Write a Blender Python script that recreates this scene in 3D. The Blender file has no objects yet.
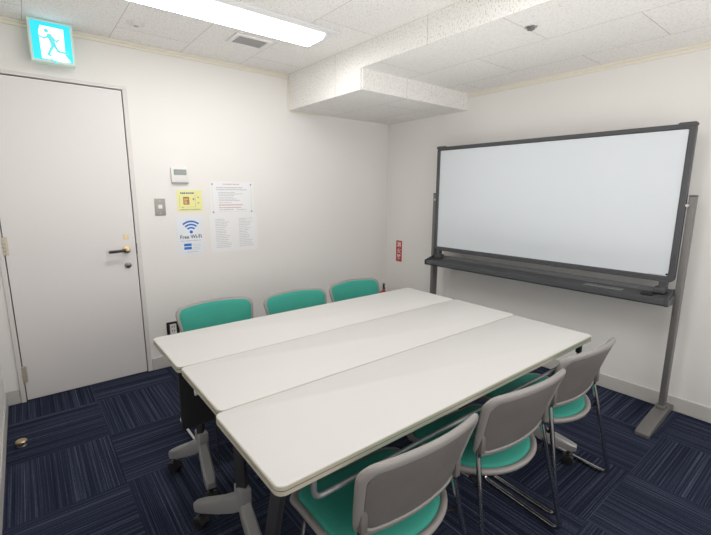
import bpy, bmesh, math, random
from mathutils import Vector, Matrix
random.seed(7)
SC = bpy.context.scene
COL = SC.collection
PI = math.pi

# ------------------------------------------------------------------ materials
def new_mat(name):
    m = bpy.data.materials.new(name); m.use_nodes = True
    nt = m.node_tree
    return m, nt, nt.nodes['Principled BSDF']

def mat(name, col, rough=0.5, metal=0.0, bump=0.0, bscale=200.0, var=0.0, vscale=6.0, spec=0.5, emit=None, estr=0.0, coat=0.0):
    m, nt, b = new_mat(name)
    b.inputs['Base Color'].default_value = (*col, 1)
    b.inputs['Roughness'].default_value = rough
    b.inputs['Metallic'].default_value = metal
    b.inputs['Specular IOR Level'].default_value = spec
    b.inputs['Coat Weight'].default_value = coat
    tc = nt.nodes.new('ShaderNodeTexCoord')
    if var > 0:
        n = nt.nodes.new('ShaderNodeTexNoise'); n.inputs['Scale'].default_value = vscale; n.inputs['Detail'].default_value = 4
        nt.links.new(tc.outputs['Object'], n.inputs['Vector'])
        mx = nt.nodes.new('ShaderNodeMix'); mx.data_type = 'RGBA'
        mx.inputs[6].default_value = (*[c * (1 - var) for c in col], 1)
        mx.inputs[7].default_value = (*[min(1, c * (1 + var)) for c in col], 1)
        nt.links.new(n.outputs['Fac'], mx.inputs[0]); nt.links.new(mx.outputs[2], b.inputs['Base Color'])
    if bump > 0:
        n = nt.nodes.new('ShaderNodeTexNoise'); n.inputs['Scale'].default_value = bscale; n.inputs['Detail'].default_value = 3
        nt.links.new(tc.outputs['Object'], n.inputs['Vector'])
        bp = nt.nodes.new('ShaderNodeBump'); bp.inputs['Strength'].default_value = bump; bp.inputs['Distance'].default_value = 0.002
        nt.links.new(n.outputs['Fac'], bp.inputs['Height']); nt.links.new(bp.outputs['Normal'], b.inputs['Normal'])
    if emit:
        b.inputs['Emission Color'].default_value = (*emit, 1); b.inputs['Emission Strength'].default_value = estr
    return m

def math_node(nt, op, a, b=None, c=None):
    n = nt.nodes.new('ShaderNodeMath'); n.operation = op
    for i, v in enumerate((a, b, c)):
        if v is None: continue
        if isinstance(v, (int, float)): n.inputs[i].default_value = v
        else: nt.links.new(v, n.inputs[i])
    return n.outputs[0]

TILE = 0.482
def carpet_mat():
    m, nt, b = new_mat('carpet_tiles')
    tc = nt.nodes.new('ShaderNodeTexCoord'); sp = nt.nodes.new('ShaderNodeSeparateXYZ')
    nt.links.new(tc.outputs['Object'], sp.inputs[0])
    X = math_node(nt, 'ADD', sp.outputs[0], 2.805 + TILE * 20); Y = math_node(nt, 'ADD', sp.outputs[1], 0.28 + TILE * 20)
    fx = math_node(nt, 'FLOOR', math_node(nt, 'DIVIDE', X, TILE)); fy = math_node(nt, 'FLOOR', math_node(nt, 'DIVIDE', Y, TILE))
    par = math_node(nt, 'MODULO', math_node(nt, 'ADD', fx, fy), 2.0)     # 0 or 1
    # across-stripe and along-stripe coordinates
    def mixv(a, c):
        n = nt.nodes.new('ShaderNodeMix'); n.data_type = 'FLOAT'
        nt.links.new(par, n.inputs[0]); nt.links.new(a, n.inputs[2]); nt.links.new(c, n.inputs[3]); return n.outputs[0]
    ac = mixv(Y, X); al = mixv(X, Y)
    tid = math_node(nt, 'ADD', math_node(nt, 'MULTIPLY', fx, 7.31), math_node(nt, 'MULTIPLY', fy, 3.77))
    def noise(sa, sl, detail=2.0, rough=0.5):
        cv = nt.nodes.new('ShaderNodeCombineXYZ')
        nt.links.new(math_node(nt, 'MULTIPLY', ac, sa), cv.inputs[0]); nt.links.new(math_node(nt, 'MULTIPLY', al, sl), cv.inputs[1])
        nt.links.new(tid, cv.inputs[2])
        n = nt.nodes.new('ShaderNodeTexNoise'); n.inputs['Scale'].default_value = 1.0; n.inputs['Detail'].default_value = detail; n.inputs['Roughness'].default_value = rough
        nt.links.new(cv.outputs[0], n.inputs['Vector']); return n.outputs['Fac']
    s1 = noise(150, .45, 1.0); s2 = noise(360, 2.2, 1.0); s3 = noise(480, 260, 2.0)
    s4 = noise(9, 1.0, 1.0)
    v = math_node(nt, 'ADD', math_node(nt, 'MULTIPLY', s1, 0.5), math_node(nt, 'MULTIPLY', s2, 0.38))
    v = math_node(nt, 'ADD', v, math_node(nt, 'MULTIPLY', s3, 0.34))
    v = math_node(nt, 'ADD', v, math_node(nt, 'MULTIPLY', s4, 0.03))
    cr = nt.nodes.new('ShaderNodeValToRGB'); e = cr.color_ramp.elements
    e[0].position = 0.42; e[0].color = (0.0080, 0.0098, 0.0185, 1)
    e[1].position = 0.85; e[1].color = (0.112, 0.126, 0.175, 1)
    k = cr.color_ramp.elements.new(0.60); k.color = (0.0185, 0.0235, 0.043, 1)
    k = cr.color_ramp.elements.new(0.68); k.color = (0.033, 0.040, 0.069, 1)
    nt.links.new(v, cr.inputs[0]); nt.links.new(cr.outputs[0], b.inputs['Base Color'])
    b.inputs['Roughness'].default_value = 0.95; b.inputs['Specular IOR Level'].default_value = 0.06
    b.inputs['Sheen Weight'].default_value = 0.0
    bp = nt.nodes.new('ShaderNodeBump'); bp.inputs['Strength'].default_value = 0.6; bp.inputs['Distance'].default_value = 0.003
    nt.links.new(v, bp.inputs['Height']); nt.links.new(bp.outputs['Normal'], b.inputs['Normal'])
    return m

def ceiling_mat(name, col, axis='z', shift=(0, 0), pit=0.70):
    """rock-wool board: thin staggered joints and small worm-hole pits"""
    m, nt, b = new_mat(name)
    tc = nt.nodes.new('ShaderNodeTexCoord'); sp = nt.nodes.new('ShaderNodeSeparateXYZ')
    nt.links.new(tc.outputs['Object'], sp.inputs[0])
    cv = nt.nodes.new('ShaderNodeCombineXYZ')
    if axis == 'z': u, w = sp.outputs[1], sp.outputs[0]
    elif axis == 'x': u, w = sp.outputs[1], sp.outputs[2]
    else: u, w = sp.outputs[0], sp.outputs[2]
    nt.links.new(math_node(nt, 'ADD', u, 20 * 0.877 + shift[0]), cv.inputs[0]); nt.links.new(math_node(nt, 'ADD', w, 20 * 0.4385 + shift[1]), cv.inputs[1])
    br = nt.nodes.new('ShaderNodeTexBrick')
    br.offset = 0.5; br.squash = 1.0
    br.inputs['Scale'].default_value = 1.0; br.inputs['Mortar Size'].default_value = 0.0018; br.inputs['Mortar Smooth'].default_value = 0.3
    br.inputs['Brick Width'].default_value = 0.877; br.inputs['Row Height'].default_value = 0.4385
    br.inputs['Color1'].default_value = (1, 1, 1, 1); br.inputs['Color2'].default_value = (0.97, 0.97, 0.97, 1); br.inputs['Mortar'].default_value = (0.55, 0.53, 0.50, 1)
    nt.links.new(cv.outputs[0], br.inputs['Vector'])
    # pits
    mp = nt.nodes.new('ShaderNodeMapping')
    mp.inputs['Scale'].default_value = (1.0, 0.55, 1.0) if axis != 'x' else (1, 1, 0.55)
    nt.links.new(tc.outputs['Object'], mp.inputs['Vector'])
    n1 = nt.nodes.new('ShaderNodeTexNoise'); n1.inputs['Scale'].default_value = 150; n1.inputs['Detail'].default_value = 3; n1.inputs['Roughness'].default_value = 0.55
    nt.links.new(mp.outputs[0], n1.inputs['Vector'])
    cr = nt.nodes.new('ShaderNodeValToRGB'); cr.color_ramp.elements[0].position = 0.53; cr.color_ramp.elements[1].position = 0.66
    cr.color_ramp.elements[0].color = (1, 1, 1, 1); cr.color_ramp.elements[1].color = (pit, pit * .975, pit * .94, 1)
    nt.links.new(n1.outputs['Fac'], cr.inputs[0])
    mx = nt.nodes.new('ShaderNodeMix'); mx.data_type = 'RGBA'; mx.blend_type = 'MULTIPLY'; mx.inputs[0].default_value = 1
    nt.links.new(br.outputs['Color'], mx.inputs[6]); nt.links.new(cr.outputs[0], mx.inputs[7])
    mx2 = nt.nodes.new('ShaderNodeMix'); mx2.data_type = 'RGBA'; mx2.blend_type = 'MULTIPLY'; mx2.inputs[0].default_value = 1
    mx2.inputs[7].default_value = (*col, 1)
    nt.links.new(mx.outputs[2], mx2.inputs[6]); nt.links.new(mx2.outputs[2], b.inputs['Base Color'])
    b.inputs['Roughness'].default_value = 0.95; b.inputs['Specular IOR Level'].default_value = 0.1
    bp = nt.nodes.new('ShaderNodeBump'); bp.inputs['Strength'].default_value = 0.5; bp.inputs['Distance'].default_value = 0.002
    nt.links.new(cr.outputs[0], bp.inputs['Height']); nt.links.new(bp.outputs['Normal'], b.inputs['Normal'])
    return m

M = {}
M['wall'] = mat('wallpaper', (0.84, 0.822, 0.795), 0.9, bump=0.06, bscale=260, var=0.012, vscale=3, spec=0.2)
M['carpet'] = carpet_mat()
M['ceil'] = ceiling_mat('ceiling_board', (0.92, 0.905, 0.88), 'z', (0.25, 1.173), .78)
M['ceil_low'] = ceiling_mat('lowered_ceiling_board', (0.92, 0.905, 0.88), 'z', (0.25 + 0.8877 + 0.4385, 1.173), .82)
M['riser'] = ceiling_mat('beam_board_side', (0.90, 0.885, 0.86), 'x', (0.671 + 0.4385, -1.95))
M['beamface'] = ceiling_mat('beam_board_face', (0.90, 0.885, 0.86), 'y', (0.3, -1.95))
M['base'] = mat('vinyl_baseboard', (0.58, 0.565, 0.54), 0.55, var=0.02)
M['crown'] = mat('cream_trim', (0.84, 0.79, 0.69), 0.5)
M['door'] = mat('door_paint', (0.77, 0.745, 0.735), 0.45, var=0.01, vscale=2, bump=0.05, bscale=120)
M['frame'] = mat('door_frame_paint', (0.72, 0.69, 0.67), 0.45)
M['gap'] = mat('door_gap', (0.06, 0.055, 0.05), 0.8)
M['brass'] = mat('brass', (0.55, 0.43, 0.26), 0.3, 1.0)
M['hinge'] = mat('pale_brass', (0.62, 0.56, 0.46), 0.4, 0.5)
M['steel'] = mat('satin_steel', (0.55, 0.54, 0.52), 0.35, 1.0)
M['dsteel'] = mat('dark_steel', (0.23, 0.23, 0.23), 0.35, 0.9)
M['black'] = mat('black_plastic', (0.015, 0.015, 0.016), 0.45)
M['white'] = mat('white_plastic', (0.80, 0.79, 0.77), 0.4)
M['offwhite'] = mat('ivory_plastic', (0.72, 0.70, 0.66), 0.5)
M['lcd'] = mat('lcd_glass', (0.30, 0.36, 0.32), 0.2)
M['grey_plate'] = mat('grey_switch_plate', (0.36, 0.345, 0.32), 0.4, 0.2)
M['paper'] = mat('paper', (0.86, 0.86, 0.87), 0.6)
M['paper_blue'] = mat('cool_paper', (0.80, 0.83, 0.88), 0.6)
M['paper_y'] = mat('yellow_paper', (0.85, 0.83, 0.36), 0.6)
M['ink'] = mat('grey_ink', (0.33, 0.33, 0.36), 0.7)
M['ink_l'] = mat('pale_ink', (0.52, 0.53, 0.56), 0.7)
M['ink_d'] = mat('dark_ink', (0.07, 0.08, 0.11), 0.7)
M['ink_r'] = mat('red_ink', (0.62, 0.40, 0.40), 0.7)
M['blue'] = mat('blue_ink', (0.02, 0.18, 0.55), 0.6)
M['blue2'] = mat('navy_ink', (0.05, 0.08, 0.30), 0.6)
M['brown'] = mat('brown_ink', (0.42, 0.20, 0.10), 0.6)
M['red'] = mat('red_sign', (0.50, 0.03, 0.035), 0.45)
M['redpaint'] = mat('red_gloss_paint', (0.45, 0.03, 0.025), 0.25, coat=0.5)
M['signtext'] = mat('sign_white', (0.85, 0.80, 0.79), 0.5)
M['top'] = mat('white_laminate', (0.54, 0.531, 0.518), 0.48, var=0.006, vscale=4, spec=0.45, bump=0.03, bscale=500)
M['edge'] = mat('cream_edge_band', (0.40, 0.375, 0.305), 0.45)
M['edge_d'] = mat('edge_groove', (0.10, 0.09, 0.07), 0.6)
M['under'] = mat('underside_board', (0.30, 0.29, 0.28), 0.7)
M['post'] = mat('dark_grey_post', (0.045, 0.045, 0.050), 0.45, 0.3)
M['foot'] = mat('silver_painted_foot', (0.36, 0.355, 0.35), 0.4, 0.35)
M['fabric'] = mat('black_panel_fabric', (0.010, 0.010, 0.013), 0.9, bump=0.3, bscale=600)
M['rail'] = mat('grey_rail', (0.22, 0.23, 0.24), 0.4, 0.5)
M['shell'] = mat('grey_chair_shell', (0.265, 0.25, 0.24), 0.42, bump=0.12, bscale=900)
M['shell_d'] = mat('grey_chair_back_panel', (0.150, 0.137, 0.129), 0.5, bump=0.2, bscale=900)
M['teal'] = mat('teal_upholstery', (0.04, 0.29, 0.225), 0.75, bump=0.25, bscale=900, var=0.05, vscale=60, spec=0.25)
M['chrome'] = mat('chrome', (0.62, 0.61, 0.60), 0.16, 1.0)
M['wb'] = mat('whiteboard_enamel', (0.69, 0.73, 0.77), 0.22, var=0.012, vscale=2.5, spec=0.4)
M['wbframe'] = mat('charcoal_frame', (0.065, 0.068, 0.075), 0.5)
M['wbpole'] = mat('warm_grey_pole', (0.17, 0.165, 0.16), 0.45, 0.25)
M['tray'] = mat('tray_grey', (0.095, 0.098, 0.106), 0.4, 0.2)
M['tray_l'] = mat('tray_liner_grey', (0.20, 0.205, 0.215), 0.4, 0.2)
M['lens'] = mat('lit_diffuser', (0.9, 0.9, 0.9), 0.5, emit=(1.0, 0.985, 0.965), estr=13.5)
M['lens_near'] = mat('lit_diffuser_soft', (0.9, 0.9, 0.9), 0.5, emit=(1.0, 0.985, 0.965), estr=12.0)
M['lens_side'] = mat('lit_diffuser_side', (0.9, 0.9, 0.9), 0.5, emit=(1.0, 0.98, 0.97), estr=0.9)
M['fix'] = mat('light_housing_white', (0.80, 0.80, 0.81), 0.4)
M['ventin'] = mat('vent_grille_grey', (0.42, 0.42, 0.42), 0.6)
M['cyan'] = mat('lit_cyan', (0.02, 0.45, 0.55), 0.4, emit=(0.02, 0.58, 0.82), estr=0.75)
M['litwhite'] = mat('lit_white', (0.9, 0.95, 0.95), 0.4, emit=(0.93, 1.0, 1.0), estr=1.15)
M['man'] = mat('lit_teal', (0.15, 0.5, 0.52), 0.4, emit=(0.12, 0.52, 0.58), estr=0.7)
M['signhouse'] = mat('pale_green_housing', (0.62, 0.68, 0.62), 0.45, emit=(0.5, 0.9, 0.75), estr=0.12)

# ------------------------------------------------------------------ mesh helpers
class MB:
    def __init__(s): s.bm = bmesh.new()
    def _merge(s, o):
        tmp = bpy.data.meshes.new('t'); o.to_mesh(tmp); o.free(); s.bm.from_mesh(tmp); bpy.data.meshes.remove(tmp)
    def box(s, x0, x1, y0, y1, z0, z1, bev=0.0, seg=2, m=None):
        o = bmesh.new(); bmesh.ops.create_cube(o, size=1.0)
        for v in o.verts:
            v.co = Vector(((x0 + x1) / 2 + v.co.x * (x1 - x0), (y0 + y1) / 2 + v.co.y * (y1 - y0), (z0 + z1) / 2 + v.co.z * (z1 - z0)))
        if bev > 0: bmesh.ops.bevel(o, geom=list(o.edges), offset=bev, segments=seg, affect='EDGES', profile=0.5)
        if m is not None: bmesh.ops.transform(o, matrix=m, verts=o.verts)
        s._merge(o); return s
    def prism(s, pts, z0, z1, bev=0.0, m=None, seg=2):
        """polygon (list of 2-D points) pulled from z0 to z1"""
        o = bmesh.new(); n = len(pts)
        a = [o.verts.new((p[0], p[1], z0)) for p in pts]; b = [o.verts.new((p[0], p[1], z1)) for p in pts]
        o.faces.new(a[::-1]); top = o.faces.new(b)
        for i in range(n): o.faces.new((a[i], a[(i + 1) % n], b[(i + 1) % n], b[i]))
        bmesh.ops.recalc_face_normals(o, faces=o.faces)
        if bev > 0:
            ed = [e for e in o.edges if abs(e.verts[0].co.z - e.verts[1].co.z) < 1e-7]
            bmesh.ops.bevel(o, geom=ed, offset=bev, segments=seg, affect='EDGES', profile=0.5)
        if m is not None: bmesh.ops.transform(o, matrix=m, verts=o.verts)
        s._merge(o); return s
    def cyl(s, p, q, r, r2=None, n=20, bev=0.0):
        p, q = Vector(p), Vector(q); d = q - p
        o = bmesh.new()
        bmesh.ops.create_cone(o, cap_ends=True, segments=n, radius1=r, radius2=r if r2 is None else r2, depth=d.length)
        if bev > 0:
            ed = [e for e in o.edges if abs(e.verts[0].co.z - e.verts[1].co.z) < 1e-7]
            bmesh.ops.bevel(o, geom=ed, offset=bev, segments=2, affect='EDGES', profile=0.5)
        bmesh.ops.transform(o, matrix=Matrix.Translation((p + q) / 2) @ d.to_track_quat('Z', 'Y').to_matrix().to_4x4(), verts=o.verts)
        s._merge(o); return s
    def tube(s, pts, r, n=10, sect=None):
        pts = [Vector(p) for p in pts]; o = bmesh.new(); rings = []
        t0 = (pts[1] - pts[0]).normalized(); up = Vector((0, 0, 1)) if abs(t0.z) < 0.9 else Vector((1, 0, 0))
        nn = (up - t0 * up.dot(t0)).normalized()
        for i, p in enumerate(pts):
            if i == 0: t = (pts[1] - p).normalized()
            elif i == len(pts) - 1: t = (p - pts[i - 1]).normalized()
            else: t = ((pts[i + 1] - p).normalized() + (p - pts[i - 1]).normalized()).normalized()
            nn = (nn - t * nn.dot(t)).normalized(); bb = t.cross(nn)
            rings.append([o.verts.new(p + (nn * math.cos(2 * PI * k / n) + bb * math.sin(2 * PI * k / n)) * r) for k in range(n)])
        for a, b in zip(rings[:-1], rings[1:]):
            for k in range(n): o.faces.new((a[k], a[(k + 1) % n], b[(k + 1) % n], b[k]))
        o.faces.new(rings[0][::-1]); o.faces.new(rings[-1])
        bmesh.ops.recalc_face_normals(o, faces=o.faces)
        s._merge(o); return s
    def lathe(s, prof, n=24, m=None):
        """profile [(radius, z)] turned about z"""
        o = bmesh.new(); rings = []
        for r, z in prof: rings.append([o.verts.new((r * math.cos(2 * PI * k / n), r * math.sin(2 * PI * k / n), z)) for k in range(n)])
        for a, b in zip(rings[:-1], rings[1:]):
            for k in range(n): o.faces.new((a[k], a[(k + 1) % n], b[(k + 1) % n], b[k]))
        o.faces.new(rings[0][::-1]); o.faces.new(rings[-1])
        bmesh.ops.remove_doubles(o, verts=o.verts, dist=1e-6)
        bmesh.ops.recalc_face_normals(o, faces=o.faces)
        if m is not None: bmesh.ops.transform(o, matrix=m, verts=o.verts)
        s._merge(o); return s
    def pad(s, outline, rings, mapf):
        """closed lens/pad: rings = [(inset, offset)] from the front centre out to the rim and back to the rear centre"""
        cx = sum(p[0] for p in outline) / len(outline); cy = sum(p[1] for p in outline) / len(outline)
        hw = max(abs(p[0] - cx) for p in outline); hh = max(abs(p[1] - cy) for p in outline)
        o = bmesh.new(); R = []
        for ins, off in rings:
            if ins == 'c': R.append([o.verts.new(mapf(cx, cy, off))])
            else:
                sx, sy = 1 - ins / hw, 1 - ins / hh
                R.append([o.verts.new(mapf(cx + (p[0] - cx) * sx, cy + (p[1] - cy) * sy, off)) for p in outline])
        n = len(outline)
        for a, b in zip(R[:-1], R[1:]):
            for k in range(n):
                if len(a) == 1: o.faces.new((a[0], b[(k + 1) % n], b[k]))
                elif len(b) == 1: o.faces.new((a[k], a[(k + 1) % n], b[0]))
                else: o.faces.new((a[k], a[(k + 1) % n], b[(k + 1) % n], b[k]))
        bmesh.ops.recalc_face_normals(o, faces=o.faces)
        s._merge(o); return s
    def build(s, name, material, parent=None, loc=None, smooth=35):
        me = bpy.data.meshes.new(name); s.bm.to_mesh(me); s.bm.free()
        me.materials.append(material)
        if smooth:
            for p in me.polygons: p.use_smooth = True
            me.set_sharp_from_angle(angle=math.radians(smooth))
        o = bpy.data.objects.new(name, me); COL.objects.link(o)
        if parent: o.parent = parent
        if loc: o.location = loc
        return o

def fillet(pts, rad, n=6):
    pts = [Vector(p) for p in pts]; out = [pts[0]]
    for i in range(1, len(pts) - 1):
        a, b, c = pts[i - 1], pts[i], pts[i + 1]
        d1, d2 = (a - b), (c - b); r = rad[i - 1] if isinstance(rad, (list, tuple)) else rad
        ang = d1.angle(d2); L = min(r / math.tan(ang / 2), d1.length * 0.48, d2.length * 0.48)
        p, q = b + d1.normalized() * L, b + d2.normalized() * L
        for k in range(n + 1):
            t = k / n; out.append(p * (1 - t) ** 2 + b * 2 * t * (1 - t) + q * t * t)
    out.append(pts[-1]); return out

def rrect(x0, x1, y0, y1, r, n=6):
    """rounded rectangle; r = one radius or (x0y0, x1y0, x1y1, x0y1)"""
    if not isinstance(r, (tuple, list)): r = (r,) * 4
    P = []
    for (cx, cy, a0, rr) in ((x0 + r[0], y0 + r[0], PI, r[0]), (x1 - r[1], y0 + r[1], 1.5 * PI, r[1]), (x1 - r[2], y1 - r[2], 0, r[2]), (x0 + r[3], y1 - r[3], PI / 2, r[3])):
        for k in range(n + 1):
            a = a0 + PI / 2 * k / n; P.append((cx + rr * math.cos(a), cy + rr * math.sin(a)))
    return P

def subdivide_outline(P, maxlen):
    out = []
    for i, p in enumerate(P):
        q = P[(i + 1) % len(P)]; L = math.hypot(q[0] - p[0], q[1] - p[1]); k = max(1, int(math.ceil(L / maxlen)))
        for j in range(k): out.append((p[0] + (q[0] - p[0]) * j / k, p[1] + (q[1] - p[1]) * j / k))
    return out

def tag(o, label=None, cat=None, group=None, kind=None):
    if label: o['label'] = label
    if cat: o['category'] = cat
    if group: o['group'] = group
    if kind: o['kind'] = kind
    return o
def thing(name, label, cat, loc=(0, 0, 0), rz=0.0, group=None):
    o = bpy.data.objects.new(name, None); COL.objects.link(o); o.empty_display_size = 0.1
    o.location = loc; o.rotation_euler = (0, 0, rz)
    return tag(o, label, cat, group)
def struct(o): o['kind'] = 'structure'; return o
def copy_tree(o, parent=None):
    c = o.copy(); COL.objects.link(c)
    if parent: c.parent = parent
    for ch in list(o.children): copy_tree(ch, c)
    return c
def text_mesh(body, size, name, material, parent, mtx, align='CENTER', bold=0.0):
    cu = bpy.data.curves.new('txt', 'FONT'); cu.body = body; cu.size = size; cu.align_x = align; cu.align_y = 'CENTER'; cu.extrude = 0.0003; cu.offset = bold
    t = bpy.data.objects.new('txt', cu); COL.objects.link(t)
    bpy.context.view_layer.update()
    me = bpy.data.meshes.new_from_object(t.evaluated_get(bpy.context.evaluated_depsgraph_get()))
    bpy.data.objects.remove(t); bpy.data.curves.remove(cu)
    me.transform(mtx); me.materials.clear(); me.materials.append(material)
    o = bpy.data.objects.new(name, me); COL.objects.link(o); o.parent = parent
    return o

# ------------------------------------------------------------------ room
XL, XB, YB, H, Z1, Z2, YF = -3.259, -1.1726, -0.9617, 2.3078, 2.0224, 2.1584, -3.85
BH = 0.0948
DX0, DX1, DZ = -3.155, -2.442, 2.0
struct(MB().box(XL - .1, .1, YF - .1, .1, -.1, 0).build('floor', M['carpet'], smooth=0))
# wall behind the door has an opening for the door leaf
w = MB().box(XL - .1, DX0 - .03, 0, .1, 0, H + .1).box(DX1 + .004, .1, 0, .1, 0, H + .1).box(DX0 - .03, DX1 + .004, 0, .1, DZ + .004, H + .1)
w.box(DX0 - .03, DX1 + .004, .05, .1, 0, DZ + .004)
struct(w.build('wall_back', M['wall'], smooth=0))
struct(MB().box(0, .1, YF, 0, 0, H + .1).build('wall_right', M['wall'], smooth=0))
struct(MB().box(XL - .1, XL, YF, 0, 0, H + .1).build('wall_left', M['wall'], smooth=0))
struct(MB().box(XL - .1, .1, YF - .1, YF, 0, H + .1).build('wall_front', M['wall'], smooth=0))
struct(MB().box(XL, XB, YF, 0, H, H + .1).build('ceiling', M['ceil'], smooth=0))
struct(MB().box(XB + .012, 0, YF, YB - .012, Z2, Z2 + .1).build('ceiling_lowered', M['ceil_low'], smooth=0))
bm_ = MB().box(XB, XB + .012, YF, YB, Z2, H + .1).box(XB, XB + .012, YB, 0, Z1, H + .1)
struct(bm_.build('beam_side', M['riser'], smooth=0))
struct(MB().box(XB + .012, 0, YB - .012, YB, Z1, Z2 + .1).build('beam_face', M['beamface'], smooth=0))
struct(MB().box(XB + .012, 0, YB, 0, Z1, Z1 + .1).build('beam', M['ceil_low'], smooth=0))
# crown trims with a two-step section
def crown(name, p0, p1, inward, z):
    p0, p1, n = Vector(p0), Vector(p1), Vector(inward)
    b = MB()
    for d0, zz0, zz1 in ((0.016, z - .014, z), (0.010, z - .034, z - .014)):
        a, c = p0, p1 + n * d0
        b.box(min(a.x, c.x), max(a.x, c.x), min(a.y, c.y), max(a.y, c.y), zz0, zz1, 0.002, 1)
    struct(b.build(name, M['crown']))
crown('trim_1', (XL, 0, 0), (XB, 0, 0), (0, -1, 0), H)
crown('trim_2', (0, YF, 0), (0, YB - .012, 0), (-1, 0, 0), Z2)
crown('trim_3', (XL, YF, 0), (XL, 0, 0), (1, 0, 0), H)
b = MB().box(XB + .0, XB + .35, -.010, 0, Z1 - .012, Z1, .002, 1); struct(b.build('trim_4', M['crown']))
b = MB().box(XB - .012, XB - .0, -.012, 0, Z1, H - .04, .002, 1); struct(b.build('trim_5', M['crown']))
# baseboards
struct(MB().box(DX1 + .034, 0, -.008, 0, 0, BH, .003, 1).build('baseboard_back', M['base']))
struct(MB().box(XL, DX0 - .032, -.008, 0, 0, BH, .003, 1).build('baseboard_back_left', M['base']))
struct(MB().box(-.008, 0, YF, 0, 0, BH, .003, 1).build('baseboard_right', M['base']))
struct(MB().box(XL, XL + .008, YF, 0, 0, BH, .003, 1).build('baseboard_left', M['base']))
# door frame, door
fr = MB().box(DX0 - .030, DX0 - .005, -.012, .05, 0, DZ + .004, .002, 1).box(DX1 + .0035, DX1 + .032, -.0025, .02, 0, DZ + .006, .001, 1).box(DX0 - .03, DX1 + .032, -.0025, .02, DZ + .005, DZ + .026, .001, 1)
struct(fr.build('trim_6', M['frame']))
door = struct(MB().box(DX0, DX1 - .003, -.001, .04, .006, DZ - .004, .0015, 1).build('door_1', M['door']))
MB().box(DX0 - .004, DX1 + .003, .020, .049, .0, DZ + .003).build('door_gap', M['gap'], door)
for z in (.183, 1.010, 1.80):
    hb = MB()
    for k in range(5):
        hb.cyl((DX0 - .002, -.010, z - .055 + k * .022), (DX0 - .002, -.010, z - .035 + k * .022), .0075, n=14, bev=.001)
    hb.box(DX0 + .001, DX0 + .018, -.004, 0, z - .055, z + .055, .001, 1)
    hb.build('hinge', M['hinge'], door)
ro = MB().cyl((-2.506, -.001, .935), (-2.506, -.010, .935), .026, n=32, bev=.002).cyl((-2.506, -.010, .935), (-2.506, -.05, .935), .011).build('rosette', M['brass'], door)
hd = MB().tube(fillet([(-2.506, -.038, .935), (-2.506, -.052, .935), (-2.62, -.052, .930)], .01), .0095, 12)
hd.build('handle', M['black'], door)
MB().cyl((-2.506, -.046, .935), (-2.506, -.062, .935), .013, n=24, bev=.002).build('handle_boss', M['brass'], door)
MB().cyl((-2.505, -.001, .824), (-2.505, -.012, .824), .021, n=32, bev=.003).box(-2.509, -2.501, -.018, -.011, .812, .836, .002).build('thumb_lock', M['dsteel'], door)
MB().box(-2.516, -2.484, -.003, 0, 1.008, 1.042, .001, 1).build('number_plate', M['brass'], door)
MB().box(DX1 + .0005, DX1 + .006, -.0035, 0, .90, .975, .001, 1).build('strike_plate', M['dsteel'], door)

# ------------------------------------------------------------------ ceiling fittings
def fixture(name, label, y0, y1, x0, x1, lens):
    t = thing(name, label, 'ceiling light', ((x0 + x1) / 2, (y0 + y1) / 2, H), 0, 'long ceiling lights')
    hx, hy = (x1 - x0) / 2, (y1 - y0) / 2
    f = MB()
    f.box(-hx, hx, -hy, -hy + .055, -.012, 0, .003, 1).box(-hx, hx, hy - .055, hy, -.012, 0, .003, 1)
    f.box(-hx, -hx + .05, -hy + .055, hy - .055, -.012, 0, .003, 1).box(hx - .05, hx, -hy + .055, hy - .055, -.012, 0, .003, 1)
    f.build('housing', M['fix'], t)
    # lens: shallow trapezoid body with chamfered ends
    L = hx - .055; W = hy - .058
    g = MB(); o = bmesh.new()
    R = []
    for (l, wd, z) in ((L, W, -.004), (L - .012, W - .030, -.034), (L - .018, W - .042, -.038)):
        R.append([o.verts.new((sx * l, sy * wd, z)) for sx, sy in ((-1, -1), (1, -1), (1, 1), (-1, 1))])
    for a, c in zip(R[:-1], R[1:]):
        for k in range(4): o.faces.new((a[k], a[(k + 1) % 4], c[(k + 1) % 4], c[k]))
    o.faces.new(R[0][::-1]); o.faces.new(R[-1]); bmesh.ops.recalc_face_normals(o, faces=o.faces)
    for f_ in o.faces: f_.material_index = 0 if f_.calc_center_median().z < -.035 else 1
    g._merge(o); df = g.build('diffuser', lens, t, smooth=20); df.data.materials.append(M['lens_side'])
    for s in (-1, 1): MB().box(s * (L - .006) - .006, s * (L - .006) + .006, -W - .004, W + .004, -.022, -.002, .002, 1).build('end_cap', M['fix'], t)
    return t
fixture('ceiling_light', 'long bright white ceiling light beside the small ceiling vent', -1.045, -.69, -2.70, -1.405, M['lens'])
fixture('ceiling_light', 'long white ceiling light above the near side of the tables', -2.50, -2.145, -2.70, -1.405, M['lens_near'])

vent = thing('ceiling_vent', 'small square white vent with grey grille on the ceiling', 'vent', (-1.768, -.545, H))
v = MB()
v.box(-.125, .125, -.095, -.072, -.014, 0, .003, 1).box(-.125, .125, .072, .095, -.014, 0, .003, 1).box(-.125, -.098, -.072, .072, -.014, 0, .003, 1).box(.098, .125, -.072, .072, -.014, 0, .003, 1)
v.build('frame', M['white'], vent)
g = MB().box(-.098, .098, -.072, .072, -.004, 0)
for k in range(9): g.box(-.098, .098, -.066 + k * .0155, -.060 + k * .0155, -.010, -.003)
g.build('grille', M['ventin'], vent)
sd = thing('smoke_detector', 'small round white disc on the ceiling left of the light', 'smoke detector', (-2.405, -.389, H))
MB().lathe([(.0, -.016), (.022, -.016), (.028, -.012), (.030, -.008), (.047, -.006), (.050, -.002), (.050, 0), (0, 0)], 32).build('cover', M['offwhite'], sd)
MB().lathe([(0, -.020), (.012, -.020), (.014, -.015), (0, -.015)], 20).build('sensor', M['ventin'], sd)
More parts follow.
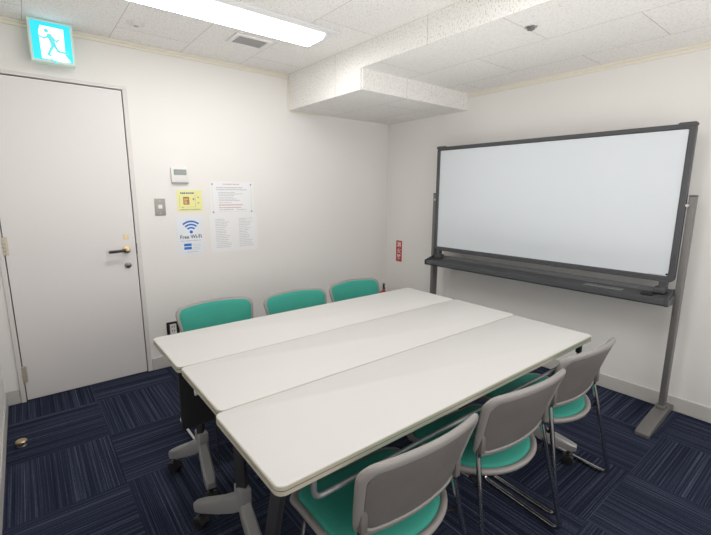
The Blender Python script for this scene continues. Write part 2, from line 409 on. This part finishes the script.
sk = thing('ceiling_sprinkler', 'small dark round fitting on the lowered ceiling', 'sprinkler', (-.957, -2.043, Z2))
MB().lathe([(0, -.004), (.016, -.004), (.030, -.003), (.032, 0), (0, 0)], 28).build('cover_ring', M['steel'], sk)
MB().lathe([(0, -.014), (.017, -.013), (.018, -.004), (0, -.004)], 20).build('head', M['dsteel'], sk)

# ------------------------------------------------------------------ exit sign
es = thing('exit_sign', 'lit cyan and white running man exit sign above the door', 'exit sign', (-2.802, 0, 2.19))
sw, shh = .106, .1145
MB().box(-sw, sw, -.118, -.045, -shh, shh, .004, 2).build('housing', M['signhouse'], es)
MB().box(-.05, .05, -.045, 0, -.06, .06, .003, 1).build('wall_mount', M['white'], es)
def flat(parts, name, material, parent, yoff, th=.0006):
    """polygons drawn in x-z, lying in front of a wall"""
    b = MB(); mt = Matrix.Translation((0, yoff, 0)) @ Matrix.Rotation(PI / 2, 4, 'X')
    for P in parts: b.prism(P, 0, th, m=mt)
    return b.build(name, material, parent, smooth=0)
def bar(p, q, w):
    w = w * 1.35
    d = Vector((q[0] - p[0], q[1] - p[1])).normalized(); n = Vector((-d.y, d.x)) * w / 2
    P = []
    for c, a0 in ((q, -PI / 2), (p, PI / 2)):
        for k in range(7):
            a = a0 + PI * k / 6; r = w / 2
            e = d * math.cos(a) + Vector((-d.y, d.x)) * math.sin(a); P.append((c[0] + e.x * r, c[1] + e.y * r))
    return P
def circ(c, r, n=20): return [(c[0] + r * math.cos(2 * PI * k / n), c[1] + r * math.sin(2 * PI * k / n)) for k in range(n)]
def rect(x0, x1, y0, y1): return [(x0, y0), (x1, y0), (x1, y1), (x0, y1)]
face = flat([rect(-.094, .094, -.1025, .1025)], 'sign_face', M['cyan'], es, -.118)
flat([[(-.055, -.095), (.052, -.1015), (.083, -.096), (.058, -.062), (.060, .078), (-.048, .080), (-.058, .05)]], 'doorway_pictogram', M['litwhite'], face, -.1188)
man = [circ((-.022, .052), .0105), bar((-.010, .030), (.004, -.012), .017), bar((-.010, .030), (-.034, .014), .007), bar((-.034, .014), (-.052, .022), .007),
       bar((.000, .026), (.018, .006), .007), bar((.018, .006), (.028, .018), .006), bar((.002, -.012), (-.010, -.036), .010), bar((-.010, -.036), (-.022, -.062), .009),
       bar((.006, -.012), (.022, -.040), .010), bar((.022, -.040), (.062, -.044), .008), bar((-.022, -.062), (-.012, -.066), .007), bar((-.012, -.085), (.008, -.098), .008)]
man = [[(x * 1.12 + .002, y * 1.12 - .002) for x, y in P] for P in man]
flat(man, 'running_man', M['man'], face, -.1195)

# ------------------------------------------------------------------ things on the back wall
th = thing('thermostat', 'white wall control panel with small display above the yellow notice', 'thermostat', (-2.112, 0, 1.457))
MB().box(-.060, .060, -.022, 0, -.055, .055, .005, 2).build('case', M['white'], th)
MB().box(-.044, .046, -.0235, -.02, .000, .040, .001, 1).build('display', M['lcd'], th)
MB().box(-.030, .036, -.0242, -.0233, .012, .028).build('readout', M['ink'], th)
MB().box(-.056, .058, -.020, -.004, -.060, -.054, .001, 1).build('lower_edge', M['ink'], th)
ls = thing('light_switch', 'grey metal light switch plate beside the door', 'light switch', (-2.262, 0, 1.226))
MB().box(-.036, .036, -.007, 0, -.060, .060, .003, 2).build('plate', M['grey_plate'], ls)
MB().box(-.014, .014, -.011, -.006, -.012, .016, .002, 1).build('rocker', M['white'], ls)
MB().box(-.004, .004, -.0082, -.0065, .040, .048, .001, 1).build('screw', M['steel'], ls)
MB().box(-.004, .004, -.0082, -.0065, -.048, -.040, .001, 1).build('screw', M['steel'], ls)
ot = thing('wall_outlet', 'black framed wall outlet low beside the leftmost far chair', 'outlet', (-2.240, 0, .297))
f = MB().box(-.046, .046, -.010, 0, .040, .056, .002, 1).box(-.046, .046, -.010, 0, -.056, -.040, .002, 1).box(-.046, -.024, -.010, 0, -.04, .04, .002, 1).box(.024, .046, -.010, 0, -.04, .04, .002, 1)
f.build('frame', M['black'], ot)
MB().box(-.025, .025, -.006, 0, -.041, .041, .001, 1).build('insert', M['white'], ot)
MB().box(-.010, -.006, -.0068, -.0055, .008, .024).box(.006, .010, -.0068, -.0055, .008, .024).box(-.010, -.006, -.0068, -.0055, -.024, -.008).box(.006, .010, -.0068, -.0055, -.024, -.008).build('slots', M['black'], ot)

def lines(x0, x1, ys, h, seed, blockw=(.004, .02), gap=.0015, fill=(.6, 1.0)):
    r = random.Random(seed); P = []
    for y in ys:
        x = x0; xe = x0 + (x1 - x0) * r.uniform(*fill)
        while x < xe:
            wd = r.uniform(*blockw); P.append(rect(x, min(x + wd, xe), y, y + h)); x += wd + gap * r.uniform(.6, 2)
    return P
# yellow notice
yn = thing('yellow_notice', 'small yellow notice with brown square above the Free Wi-Fi notice', 'notice', (-2.049, 0, 1.268))
flat([rect(-.092, .092, -.079, .079)], 'paper', M['paper_y'], yn, 0, .001)
flat([rect(-.048, -.004, -.028, .030)], 'brown_square', M['brown'], yn, -.001)
flat(lines(-.040, -.012, [-.018, -.004, .010], .006, 3, (.006, .012)), 'square_detail', M['paper_y'], yn, -.0018)
flat(lines(-.065, .035, [.052], .011, 4, (.009, .013), .003, (1, 1)), 'heading', M['blue2'], yn, -.001)
flat(lines(-.075, .075, [-.068], .006, 5, (.006, .014), .002, (1, 1)) + [rect(.040, .0415, -.045, .045), rect(-.075, -.0735, -.045, .045), rect(-.075, .042, -.046, -.0448), rect(.058, .070, .022, .030), rect(.058, .070, -.020, -.012), rect(-.060, -.048, -.05, -.046), rect(.022, .034, .005, .02)], 'plan_lines', M['ink'], yn, -.001)
# wi-fi notice
wf = thing('wifi_notice', 'white notice reading Free Wi-Fi with blue wireless symbol', 'notice', (-2.062, 0, 1.005))
flat([rect(-.097, .097, -.1445, .1445)], 'paper', M['paper_blue'], wf, 0, .001)
arcs = [circ((.008, .028), .0125)]
for r_ in (.040, .064, .088):
    wd = .013; n = 16; a0, a1 = PI * .27, PI * .73
    P = [(.008 + (r_ + wd / 2) * math.cos(a0 + (a1 - a0) * k / n), .020 + (r_ + wd / 2) * math.sin(a0 + (a1 - a0) * k / n)) for k in range(n + 1)]
    P += [(.008 + (r_ - wd / 2) * math.cos(a1 - (a1 - a0) * k / n), .020 + (r_ - wd / 2) * math.sin(a1 - (a1 - a0) * k / n)) for k in range(n + 1)]
    arcs.append(P)
flat(arcs, 'wireless_symbol', M['blue'], wf, -.001)
text_mesh('Free Wi-Fi', .040, 'lettering', M['ink_d'], wf, Matrix.Translation((.004, -.0016, -.010)) @ Matrix.Rotation(PI / 2, 4, 'X') @ Matrix.Diagonal((.93, 1, 1, 1)), bold=.0006)
flat(lines(-.075, .078, [-.042], .006, 8, (.004, .008), .0025, (1, 1)) + lines(-.035, .05, [-.128], .005, 9, (.004, .008), .002, (1, 1)) + lines(.012, .078, [-.070, -.082, -.096, -.108], .0025, 10, (.004, .01), .002, (.8, 1)), 'small_print', M['ink_l'], wf, -.001)
flat([rect(-.052, .004, -.080, -.060), rect(-.052, .004, -.106, -.086)], 'blue_blocks', M['blue'], wf, -.001)
# landscape notice
ln = thing('printed_notice', 'white landscape notice with red heading pinned at four corners', 'notice', (-1.711, 0, 1.289))
flat([rect(-.180, .180, -.128, .128)], 'paper', M['paper'], ln, 0, .001)
flat(lines(-.075, .060, [.103], .007, 11, (.005, .010), .002, (1, 1)), 'red_heading', M['ink_r'], ln, -.001)
flat(lines(-.130, .125, [.076, .060], .007, 12, (.006, .018), .003, (.75, 1)) + lines(-.115, .11, [.040, .028, .016, .002, -.012, -.024, -.040], .0045, 13, (.006, .02), .002, (.45, 1)) + lines(-.11, .0, [-.098], .008, 15, (.005, .012), .003, (.9, 1)) + lines(.03, .12, [-.098], .006, 16, (.005, .012), .003, (.9, 1)), 'print', M['ink_l'], ln, -.001)
flat(lines(-.115, .14, [-.060], .007, 14, (.01, .02), .002, (.75, 1)) + lines(-.115, .08, [-.080], .006, 17, (.01, .02), .002, (.9, 1)), 'red_print', M['ink_r'], ln, -.001)
flat([rect(-.163, -.162, -.112, .108), rect(.158, .1595, -.112, .108), rect(-.163, .158, -.1125, -.1115)], 'border', M['ink_l'], ln, -.001)
for sx in (-.163, .158):
    for sz in (-.112, .106):
        MB().cyl((sx, -.001, sz), (sx, -.006, sz), .0065, n=14, bev=.001).build('pin', M['ink'], ln)
# two-page notice
tn = thing('two_page_notice', 'large white notice with two columns of grey print below', 'notice', (-1.709, 0, 1.009))
flat([rect(-.198, .198, -.150, .150)], 'paper', M['paper'], tn, 0, .001)
ysl = [.110, .098, .085, .072, .060, .045, .030, .015, .002, -.012, -.026, -.040, -.055, -.070, -.085, -.100, -.115]
flat(lines(-.155, -.030, ysl, .0035, 21, (.006, .022), .002, (.5, 1)), 'left_column', M['ink_l'], tn, -.001)
flat(lines(.040, .165, ysl, .0035, 22, (.006, .022), .002, (.5, 1)), 'right_column', M['ink_l'], tn, -.001)

# red sign on the right wall (reads downward)
rs = thing('fire_extinguisher_sign', 'narrow red vertical sign with white characters near the corner', 'sign', (0, -.193, .728))
MB().box(-.0025, 0, -.042, .042, -.110, .110, .0008, 1).build('plate', M['red'], rs)
for k, ch in enumerate('消火器'):
    text_mesh(ch, .060, 'character', M['signtext'], rs, Matrix.Translation((-.0028, 0, .066 - k * .066)) @ Matrix.Rotation(-PI / 2, 4, 'Z') @ Matrix.Rotation(PI / 2, 4, 'X'), bold=.0012)

# fire extinguisher in the corner
fe = thing('fire_extinguisher', 'red fire extinguisher with black lever standing in the far corner', 'fire extinguisher', (-.150, -.128, .0), math.radians(140))
MB().lathe([(0, .012), (.058, .012), (.062, .02), (.062, .245), (.057, .272), (.040, .293), (.022, .303), (.018, .312), (0, .312)], 32).build('cylinder', M['redpaint'], fe)
MB().lathe([(0, 0), (.064, 0), (.066, .006), (.064, .022), (0, .022)], 32).build('base_ring', M['black'], fe)
MB().cyl((0, 0, .31), (0, 0, .345), .015, n=20, bev=.002).cyl((0, 0, .328), (0, -.03, .328), .009).build('valve', M['steel'], fe)
MB().box(-.011, .011, -.03, .085, .344, .352, .002, 1).box(-.011, .011, -.02, .085, .372, .380, .002, 1, m=Matrix.Translation((0, 0, 0)) @ Matrix.Rotation(.12, 4, 'X')).box(-.010, .010, -.025, -.012, .344, .380, .002, 1).build('lever', M['black'], fe)
MB().tube(fillet([(0, -.028, .328), (0, -.085, .335), (0, -.088, .22), (0, -.075, .09)], .03), .008, 10).build('hose', M['black'], fe)
MB().cyl((0, -.075, .10), (0, -.072, .045), .010, .016, n=14).build('nozzle', M['black'], fe)

# door stopper on the carpet
ds = thing('door_stopper', 'small round door stopper on the carpet before the door', 'door stopper', (-3.187, -.584, 0))
MB().lathe([(0, 0), (.021, 0), (.021, .004), (.016, .008), (.016, .020), (0, .020)], 28).build('base', M['dsteel'], ds)
MB().lathe([(0, .020), (.023, .020), (.026, .024), (.026, .030), (.022, .034), (0, .035)], 28).build('cap', M['brass'], ds)

# ------------------------------------------------------------------ whiteboard
wb = thing('whiteboard', 'wide mobile whiteboard in charcoal frame on two floor poles', 'whiteboard', (-.150, -1.717, 0), math.radians(-90 + 1.22))
WX, BZ0, BZ1 = .8775, .834, 1.716
FY = -.045    # front of the board (local -y faces the room)
MB().box(-WX + .02, WX - .02, FY + .006, FY + .024, BZ0 + .02, BZ1 - .02).build('board', M['wb'], wb, smooth=0)
o = MB()
# frame as one ring with rounded outer corners
outer = rrect(-WX, WX, BZ0, BZ1, .028, 6); inner = rrect(-WX + .033, WX - .033, BZ0 + .034, BZ1 - .030, .006, 6)
fb = bmesh.new(); n = len(outer); rr = []
for P, yy in ((inner, FY + .004), (rrect(-WX + .027, WX - .027, BZ0 + .028, BZ1 - .024, .010, 6), FY - .002), (rrect(-WX + .004, WX - .004, BZ0 + .004, BZ1 - .004, .026, 6), FY - .003), (outer, FY + .002), (outer, FY + .028), (rrect(-WX + .006, WX - .006, BZ0 + .006, BZ1 - .006, .024, 6), FY + .032), (inner, FY + .026)):
    rr.append([fb.verts.new((p[0], yy, p[1])) for p in P])
for a, c in zip(rr, rr[1:] + rr[:1]):
    for k in range(n): fb.faces.new((a[k], a[(k + 1) % n], c[(k + 1) % n], c[k]))
bmesh.ops.recalc_face_normals(fb, faces=fb.faces); o._merge(fb)
frame = o.build('frame', M['wbframe'], wb)
for sx in (-1, 1):
    for zz in (BZ0, BZ1):
        sz = 1 if zz == BZ1 else -1
        xa, xb_ = sorted((sx * (WX - .085), sx * (WX + .003)))
        za, zb = sorted((zz - sz * .018, zz + sz * .007))
        c = MB().prism(rrect(xa, xb_, za, zb, .012, 4), FY - .006, FY + .034, .004, m=Matrix(((1, 0, 0, 0), (0, 0, 1, 0), (0, 1, 0, 0), (0, 0, 0, 1))))
        if sz == 1: c.build('corner_cap', M['wbframe'], frame)
flat([rect(.745, .825, BZ0 + .034, BZ0 + .040)], 'maker_print', M['ink_l'], frame, FY + .0055)
MB().cyl((.838, FY + .007, BZ0 + .044), (.838, FY + .002, BZ0 + .044), .006, n=14).build('screw', M['black'], frame)
for sx in (-1, 1):
    px = sx * (WX + .0225)
    MB().box(px - .015, px + .015, -.032, .032, .045, 1.325, .004, 2).build('pole', M['wbpole'], wb)
    MB().box(px - .016, px + .016, -.033, .033, 1.322, 1.332, .004, 2).build('pole_cap', M['wbframe'], wb)
    MB().cyl((sx * (WX - .01), -.02, 1.275), (px + sx * .0, -.02, 1.275), .012, n=18).cyl((px - sx * .014, -.046, 1.275), (px - sx * .014, -.03, 1.275), .009, n=14).build('pivot', M['steel'], wb)
    # foot: long flat bar sloping down at the front, rear end at the wall
    prof = [(-.360, 0.004), (.135, 0.004), (.135, .034), (.10, .050), (-.06, .052), (-.33, .036), (-.360, .022)]
    m4 = Matrix(((0, 0, 1, px - .036), (1, 0, 0, 0), (0, 1, 0, 0), (0, 0, 0, 1)))
    ft = MB().prism(prof, 0, .072, .006, m=m4).build('foot', M['wbpole'], wb)
    MB().box(px - .030, px + .030, -.345, .12, 0, .006).build('foot_pad', M['black'], ft)
    MB().box(px - .022, px + .022, -.040, .040, .045, .075, .004, 2).build('pole_socket', M['wbpole'], ft)
    # bracket between the board and the tray
    MB().box(sx * (WX - .06) - .030, sx * (WX - .06) + .030, FY - .028, -.002, .766, .800, .006, 2).box(sx * (WX - .05) - .02, sx * (WX - .05) + .02, FY - .008, -.01, .79, BZ0 + .006, .003, 1).build('tray_bracket', M['wbframe'], wb)
trayp = [(-.158, .722), (-.150, .712), (-.020, .706), (-.012, .715), (-.012, .790), (-.020, .790), (-.026, .764), (-.145, .748), (-.150, .754), (-.158, .752)]
m4 = Matrix(((0, 0, 1, -.862), (1, 0, 0, 0), (0, 1, 0, 0), (0, 0, 0, 1)))
tr = MB().prism(trayp, 0, 1.752, .002, m=m4, seg=1).build('tray', M['tray'], wb)
MB().box(.42, .64, -.118, -.06, .7525, .760, .002, 1, m=Matrix.Translation((0, 0, 0))).build('pen_rest', M['tray_l'], tr)
MB().box(.74, .80, -.115, -.07, .753, .768, .003, 1).build('eraser_slot', M['black'], tr)
for sx in (-1, 1):
    MB().prism([(-.160, .718), (-.150, .710), (-.008, .704), (-.008, .792), (-.024, .792), (-.145, .758), (-.160, .756)], 0, .010, .003, m=Matrix(((0, 0, 1, sx * .876 - .009 + .004), (1, 0, 0, 0), (0, 1, 0, 0), (0, 0, 0, 1)))).build('end_cap', M['wbframe'], tr)

# ------------------------------------------------------------------ tables
TL, TD, TZ = 1.61, .393, .70
def make_table(name, label, x0, y1, rz, panel=False, rail=False, posts=None, flip=False, lever=False, cord=False):
    """origin at the back-left corner on the floor, x along the length, y negative toward the camera"""
    t = thing(name, label, 'table', (x0, y1, 0), rz, 'white folding tables pushed together')
    P = rrect(0, TL, -TD, 0, .022, 6)
    top = MB().prism(P, TZ - .024, TZ, .0025, seg=2).build('tabletop', M['top'], t)
    ring = MB()
    def band(z0, z1, grow, nm, mt):
        b = MB(); o = bmesh.new(); n = len(P)
        Q = rrect(-grow, TL + grow, -TD - grow, grow, .022 + grow, 6)
        A = [o.verts.new((p[0], p[1], z0)) for p in P]; B = [o.verts.new((p[0], p[1], z0)) for p in Q]
        C_ = [o.verts.new((p[0], p[1], z1)) for p in Q]; D = [o.verts.new((p[0], p[1], z1)) for p in P]
        for a, c in ((A, B), (B, C_), (C_, D), (D, A)):
            for k in range(n): o.faces.new((a[k], a[(k + 1) % n], c[(k + 1) % n], c[k]))
        bmesh.ops.recalc_face_normals(o, faces=o.faces); b._merge(o)
        return b.build(nm, mt, top)
    band(TZ - .0105, TZ - .0015, .0022, 'edge_band', M['edge'])
    band(TZ - .0135, TZ - .0105, .0012, 'edge_groove', M['edge_d'])
    band(TZ - .024, TZ - .0135, .0022, 'edge_band', M['edge'])
    MB().box(.12, TL - .12, -TD / 2 - .03, -TD / 2 + .03, TZ - .062, TZ - .034, .003, 1).build('underframe', M['post'], t)
    for side in (0, 1):
        (pt, pb, fa, fb_) = posts[side]
        lg = thing_leg = MB()
        a, c = Vector(pt), Vector(pb)
        d = (a - c); rot = d.to_track_quat('Z', 'Y').to_matrix().to_4x4()
        lg.box(-.014, .014, -.020, .020, 0, d.length, .004, 2, m=Matrix.Translation(c) @ rot)
        lg.box(a.x - .03, a.x + .03, max(a.y - .10, -TD + .01), min(a.y + .10, -.01), TZ - .036, TZ - .024, .002, 1)
        leg = lg.build('leg', M['post'], t)
        # gull-wing foot: two bent tapering arms meeting under the post
        hub = c + Vector((0, 0, .02))
        def arm(e):
            b = MB(); o = bmesh.new(); e = Vector(e)
            dv = Vector((e.x - c.x, e.y - c.y, 0)); dl = dv.normalized(); nv = Vector((-dl.y, dl.x, 0))
            S = [(-.02, .03, .085, .018), (.15, .012, .075, .021), (.45, None, .062, .023), (.85, None, .050, .023), (1.0, None, .040, .020), (1.06, None, .026, .014)]
            R = []
            for f, zz, hh, ww in S:
                k = max(f, 0)
                zc = c.z + (e.z + .012 - c.z) * min(1, k ** .75 * 1.0)
                pc = Vector((c.x, c.y, 0)) + dv * f; pc.z = zc
                R.append([o.verts.new(pc + nv * ww * sx + Vector((0, 0, hh / 2 * sz))) for sx, sz in ((-1, -.9), (-1, .6), (-.7, 1), (.7, 1), (1, .6), (1, -.9))])
            for p_, q_ in zip(R[:-1], R[1:]):
                for k in range(6): o.faces.new((p_[k], p_[(k + 1) % 6], q_[(k + 1) % 6], q_[k]))
            o.faces.new(R[0][::-1]); o.faces.new(R[-1]); bmesh.ops.recalc_face_normals(o, faces=o.faces)
            b._merge(o)
            b.build('foot_arm', M['foot'], leg)
            w_ = MB(); ax = Vector((e.x + dl.x * -.01, e.y + dl.y * -.01, .027))
            for s in (-1, 1): w_.cyl(ax + nv * s * .006, ax + nv * s * .024, .027, n=24, bev=.004)
            w_.cyl(ax - nv * .012, ax + nv * .012, .008, n=12)
            w_.prism([(-.026, .03), (-.02, .048), (0, .058), (.02, .05), (.024, .036), (.012, .030)], -.010, .010, .002, m=Matrix.Translation((ax.x, ax.y, 0)) @ Matrix(((dl.x, 0, nv.x, 0), (dl.y, 0, nv.y, 0), (0, 1, 0, 0), (0, 0, 0, 1))))
            w_.cyl((ax.x, ax.y, .05), (ax.x, ax.y, max(.06, e.z)), .008, n=12)
            w_.build('caster', M['black'], leg)
        arm(fa); arm(fb_)
        MB().box(c.x - .022, c.x + .022, c.y - .034, c.y + .034, c.z - .045, c.z + .055, .007, 2).build('foot_hub', M['foot'], leg)
    if panel:
        pn = MB().box(.004, TL - .01, -TD + .018, -TD + .036, .432, TZ - .028, .004, 2).build('modesty_panel', M['fabric'], t)
    if rail:
        pts = [(.098, -TD + .010, TZ - .026), (.098, -TD + .010, TZ - .082), (1.50, -TD + .010, TZ - .082), (1.50, -TD + .010, TZ - .026)]
        MB().tube(fillet(pts, .03), .0075, 12).build('hook_rail', M['rail'], t)
        MB().box(1.488, 1.512, -TD + .0, -TD + .02, TZ - .06, TZ - .022, .003, 1).build('rail_bracket', M['post'], t)
    if lever:
        MB().prism([(.0, 0), (.045, .004), (.045, .020), (.006, .026)], TZ - .040, TZ - .028, .003, m=Matrix.Translation((-.006, -.175, 0))).build('release_lever', M['offwhite'], t)
    if cord:
        pts = [(.105, -.030, TZ - .024), (.107, -.030, .45), (.112, -.03, .27), (.107, -.032, .243), (.098, -.034, .24), (.095, -.034, .25)]
        MB().tube(fillet(pts, .02), .0035, 8).build('hanging_cord', M['black'], t)
    return t
def std_posts(lx=.128, rx=1.40):
    return [((lx, -.196, TZ - .03), (lx, -.196, .215), (lx - .090, -.196 + .185, .085), (lx - .012, -.196 - .165, .085)),
            ((rx, -.196, TZ - .03), (rx, -.196, .215), (rx + .090, -.196 - .185, .085), (rx + .012, -.196 + .165, .085))]
P1 = [((.130, -.150, TZ - .03), (.142, -.135, .205), (.050, .035, .080), (.118, -.305, .085)), std_posts()[1]]
P2 = [((.128, -.200, TZ - .03), (.132, -.205, .215), (.030, .010, .085), (.122, -.365, .085)), std_posts(rx=1.28)[1]]
P3 = [((.128, -.195, TZ - .03), (.100, -.11, .215), (.03, -.02, .085), (.12, -.300, .085)), ((1.46, -.034, TZ - .03), (1.52, .010, .20), (1.635, -.345, .085), (1.52, .10, .085))]
make_table('folding_table', 'white folding table at the back, along the three far chairs', -2.658, -1.3235, math.radians(-.45), panel=True, posts=P1)
make_table('folding_table', 'middle white folding table between two other tables', -2.653, -1.7215, math.radians(-.45), posts=P2, lever=True, cord=True)
make_table('folding_table', 'white folding table at the front with rail under its edge', -2.672, -2.1195, math.radians(-.45), rail=True, posts=P3)

# ------------------------------------------------------------------ chairs
def make_chair(label):
    c = thing('stacking_chair', label, 'chair', (0, 0, 0), 0, 'teal and grey chairs around the tables')
    # seat: +y is the front
    # D-shaped outline: rounded square front, half-ellipse rear
    fr_ = [p for p in rrect(-.232, .232, -.2, .205, .055, 8) if p[1] > 0]
    SO = subdivide_outline(fr_ + [(.232 * math.cos(PI * k / 22), -.020 - .180 * math.sin(PI * k / 22)) for k in range(22, -1, -1)], .04)
    def smap(x, y, off):
        z = .374 + .16 * x * x * max(0, -y + .1) - .55 * max(0, y - .10) ** 1.6
        return Vector((x * (1 + .25 * min(0, y + .0) * .3), y, z + off))
    seat = MB().pad(SO, [('c', .002), (.12, .002), (.026, .003), (.019, .010), (.009, .012), (.002, .008), (0, .001), (.004, -.008), (.025, -.016), (.12, -.020), ('c', -.020)], smap).build('seat', M['shell'], c, smooth=50)
    MB().pad(SO, [('c', .022), (.15, .021), (.08, .020), (.036, .017), (.026, .012), (.022, .004), (.05, .0), ('c', .0)], smap).build('seat_cushion', M['teal'], seat, smooth=60)
    # back: outline in (x, s) with s height 0..1 of the back
    BH0, BH1 = .438, .698
    BO = subdivide_outline(rrect(-.222, .222, 0, BH1 - BH0, (.048, .048, .045, .045), 8), .03)
    def bmap(x, s, off):
        t = s / (BH1 - BH0)
        xx = x * (.875 + .185 * t)
        u = x / .222
        y = -.140 - .068 * t - .019 * t * t + .046 * u * u * (.6 + .4 * t) - .012
        z = BH0 + s + .014 * (1 - u * u) * t - .006 * (1 - u * u) * (1 - t)
        nrm = Vector((-.30 * u, 1, .24)).normalized()
        return Vector((xx, y, z)) + nrm * off
    bk = MB().pad(BO, [('c', .006), (.10, .006), (.034, .006), (.022, .010), (.010, .010), (.001, .005), (0, -.002), (.004, -.008), (.012, -.012), (.022, -.012), (.027, -.0065), (.034, -.0040), (.10, -.003), ('c', -.003)], bmap).build('backrest', M['shell'], c, smooth=40)
    MB().pad(BO, [('c', .020), (.10, .020), (.034, .018), (.016, .013), (.010, .008), (.05, .004), ('c', .004)], bmap).build('back_cushion', M['teal'], bk, smooth=60)
    MB().pad(BO, [('c', -.0045), (.10, -.0045), (.034, -.0050), (.0265, -.0062), (.0268, -.0085), (.034, -.0095), (.10, -.0100), ('c', -.0100)], bmap).build('back_panel', M['shell_d'], bk, smooth=40)
    for s in (-1, 1):
        pts = [(s * .183, -.150, .535), (s * .187, -.145, .455), (s * .231, -.242, .012), (s * .231, .140, .012), (s * .205, .110, .346), (s * .180, -.110, .350)]
        MB().tube(fillet(pts, [.05, .035, .035, .035], 6), .0092, 12).build('sled_leg', M['chrome'], c)
        hk = [(s * .160, -.100, .352), (s * .178, -.135, .334), (s * .198, -.158, .345), (s * .1940, -.159, .390)]
        MB().tube(fillet(hk, .02, 5), .006, 10).build('seat_hook', M['black'], c)
        MB().box(s * .185 - .011, s * .185 + .011, -.164, -.140, .470, .545, .004, 2).build('back_socket', M['shell_d'], c)
        for gy in (-.17, .07): MB().cyl((s * .231, gy - .012, .0100), (s * .231, gy + .012, .0100), .0100, n=14, bev=.002).build('glide', M['black'], c)
    MB().cyl((-.195, .09, .346), (.195, .09, .346), .008, n=12).build('crossbar', M['chrome'], c)
    MB().cyl((-.180, -.08, .347), (.180, -.08, .347), .008, n=12).build('crossbar', M['chrome'], c)
    return c
proto = make_chair('teal and grey stacking chair at the near side, closest to the camera')
spots = [
    (-2.258, -2.385, -2.0, None),
    (-1.722, -2.392, -5.0, 'teal and grey stacking chair at the near side, middle of its row'),
    (-1.205, -2.382, -3.5, 'teal and grey stacking chair at the near side, nearest the whiteboard'),
    (-2.222, -1.108, 180.5, 'teal and grey stacking chair at the far side, nearest the door'),
    (-1.736, -1.190, 179.0, 'teal and grey stacking chair at the far side, middle of its row'),
    (-1.232, -1.170, 180.0, 'teal and grey stacking chair at the far side, nearest the corner'),
]
for i, (x, y, rz, lab) in enumerate(spots):
    o = proto if i == 0 else copy_tree(proto)
    o.location = (x, y, 0); o.rotation_euler = (0, 0, math.radians(rz))
    if lab: o['label'] = lab

# ------------------------------------------------------------------ light, camera
W = bpy.data.worlds.new('World'); SC.world = W; W.use_nodes = True
bg = W.node_tree.nodes['Background']; bg.inputs[0].default_value = (1, .97, .93, 1); bg.inputs[1].default_value = 0.3
def area(name, loc, target, sx, sy, watts, col):
    l = bpy.data.lights.new(name, 'AREA'); l.shape = 'RECTANGLE'; l.size = sx; l.size_y = sy; l.energy = watts; l.color = col
    o = bpy.data.objects.new(name, l); COL.objects.link(o); o.location = loc
    o.rotation_euler = (Vector(target) - Vector(loc)).to_track_quat('-Z', 'Y').to_euler(); return o
area('room_fill', (-1.6, YF + .05, 1.35), (-1.6, 0, 1.6), 2.9, 1.3, 19, (1, .98, .965))  # unseen fill lamp added at the front wall to even out the room
area('upward_fill', (-1.75, -1.9, .95), (-1.75, -1.9, 3), 2.2, 1.6, 8, (1, .985, .965))  # added upward lamp over the tables, standing in for light bounced to the ceiling
cam = bpy.data.cameras.new('camera'); co = bpy.data.objects.new('camera', cam); COL.objects.link(co)
R_ = Vector((0.7788761, -0.62716369, 0.00421095)); U_ = Vector((0.11162462, 0.14522757, 0.98308133)); F_ = Vector((0.61716446, 0.7652285, -0.18312119))
m = Matrix((( R_.x, U_.x, -F_.x, -3.0454), (R_.y, U_.y, -F_.y, -3.2393), (R_.z, U_.z, -F_.z, 1.3461), (0, 0, 0, 1)))
co.matrix_world = m
cam.sensor_width = 36; cam.lens = 410.1865 / 711 * 36; cam.clip_start = .02
SC.camera = co
SC.view_settings.view_transform = 'Standard'
SC.view_settings.look = 'None'
SC.view_settings.exposure = 0.32
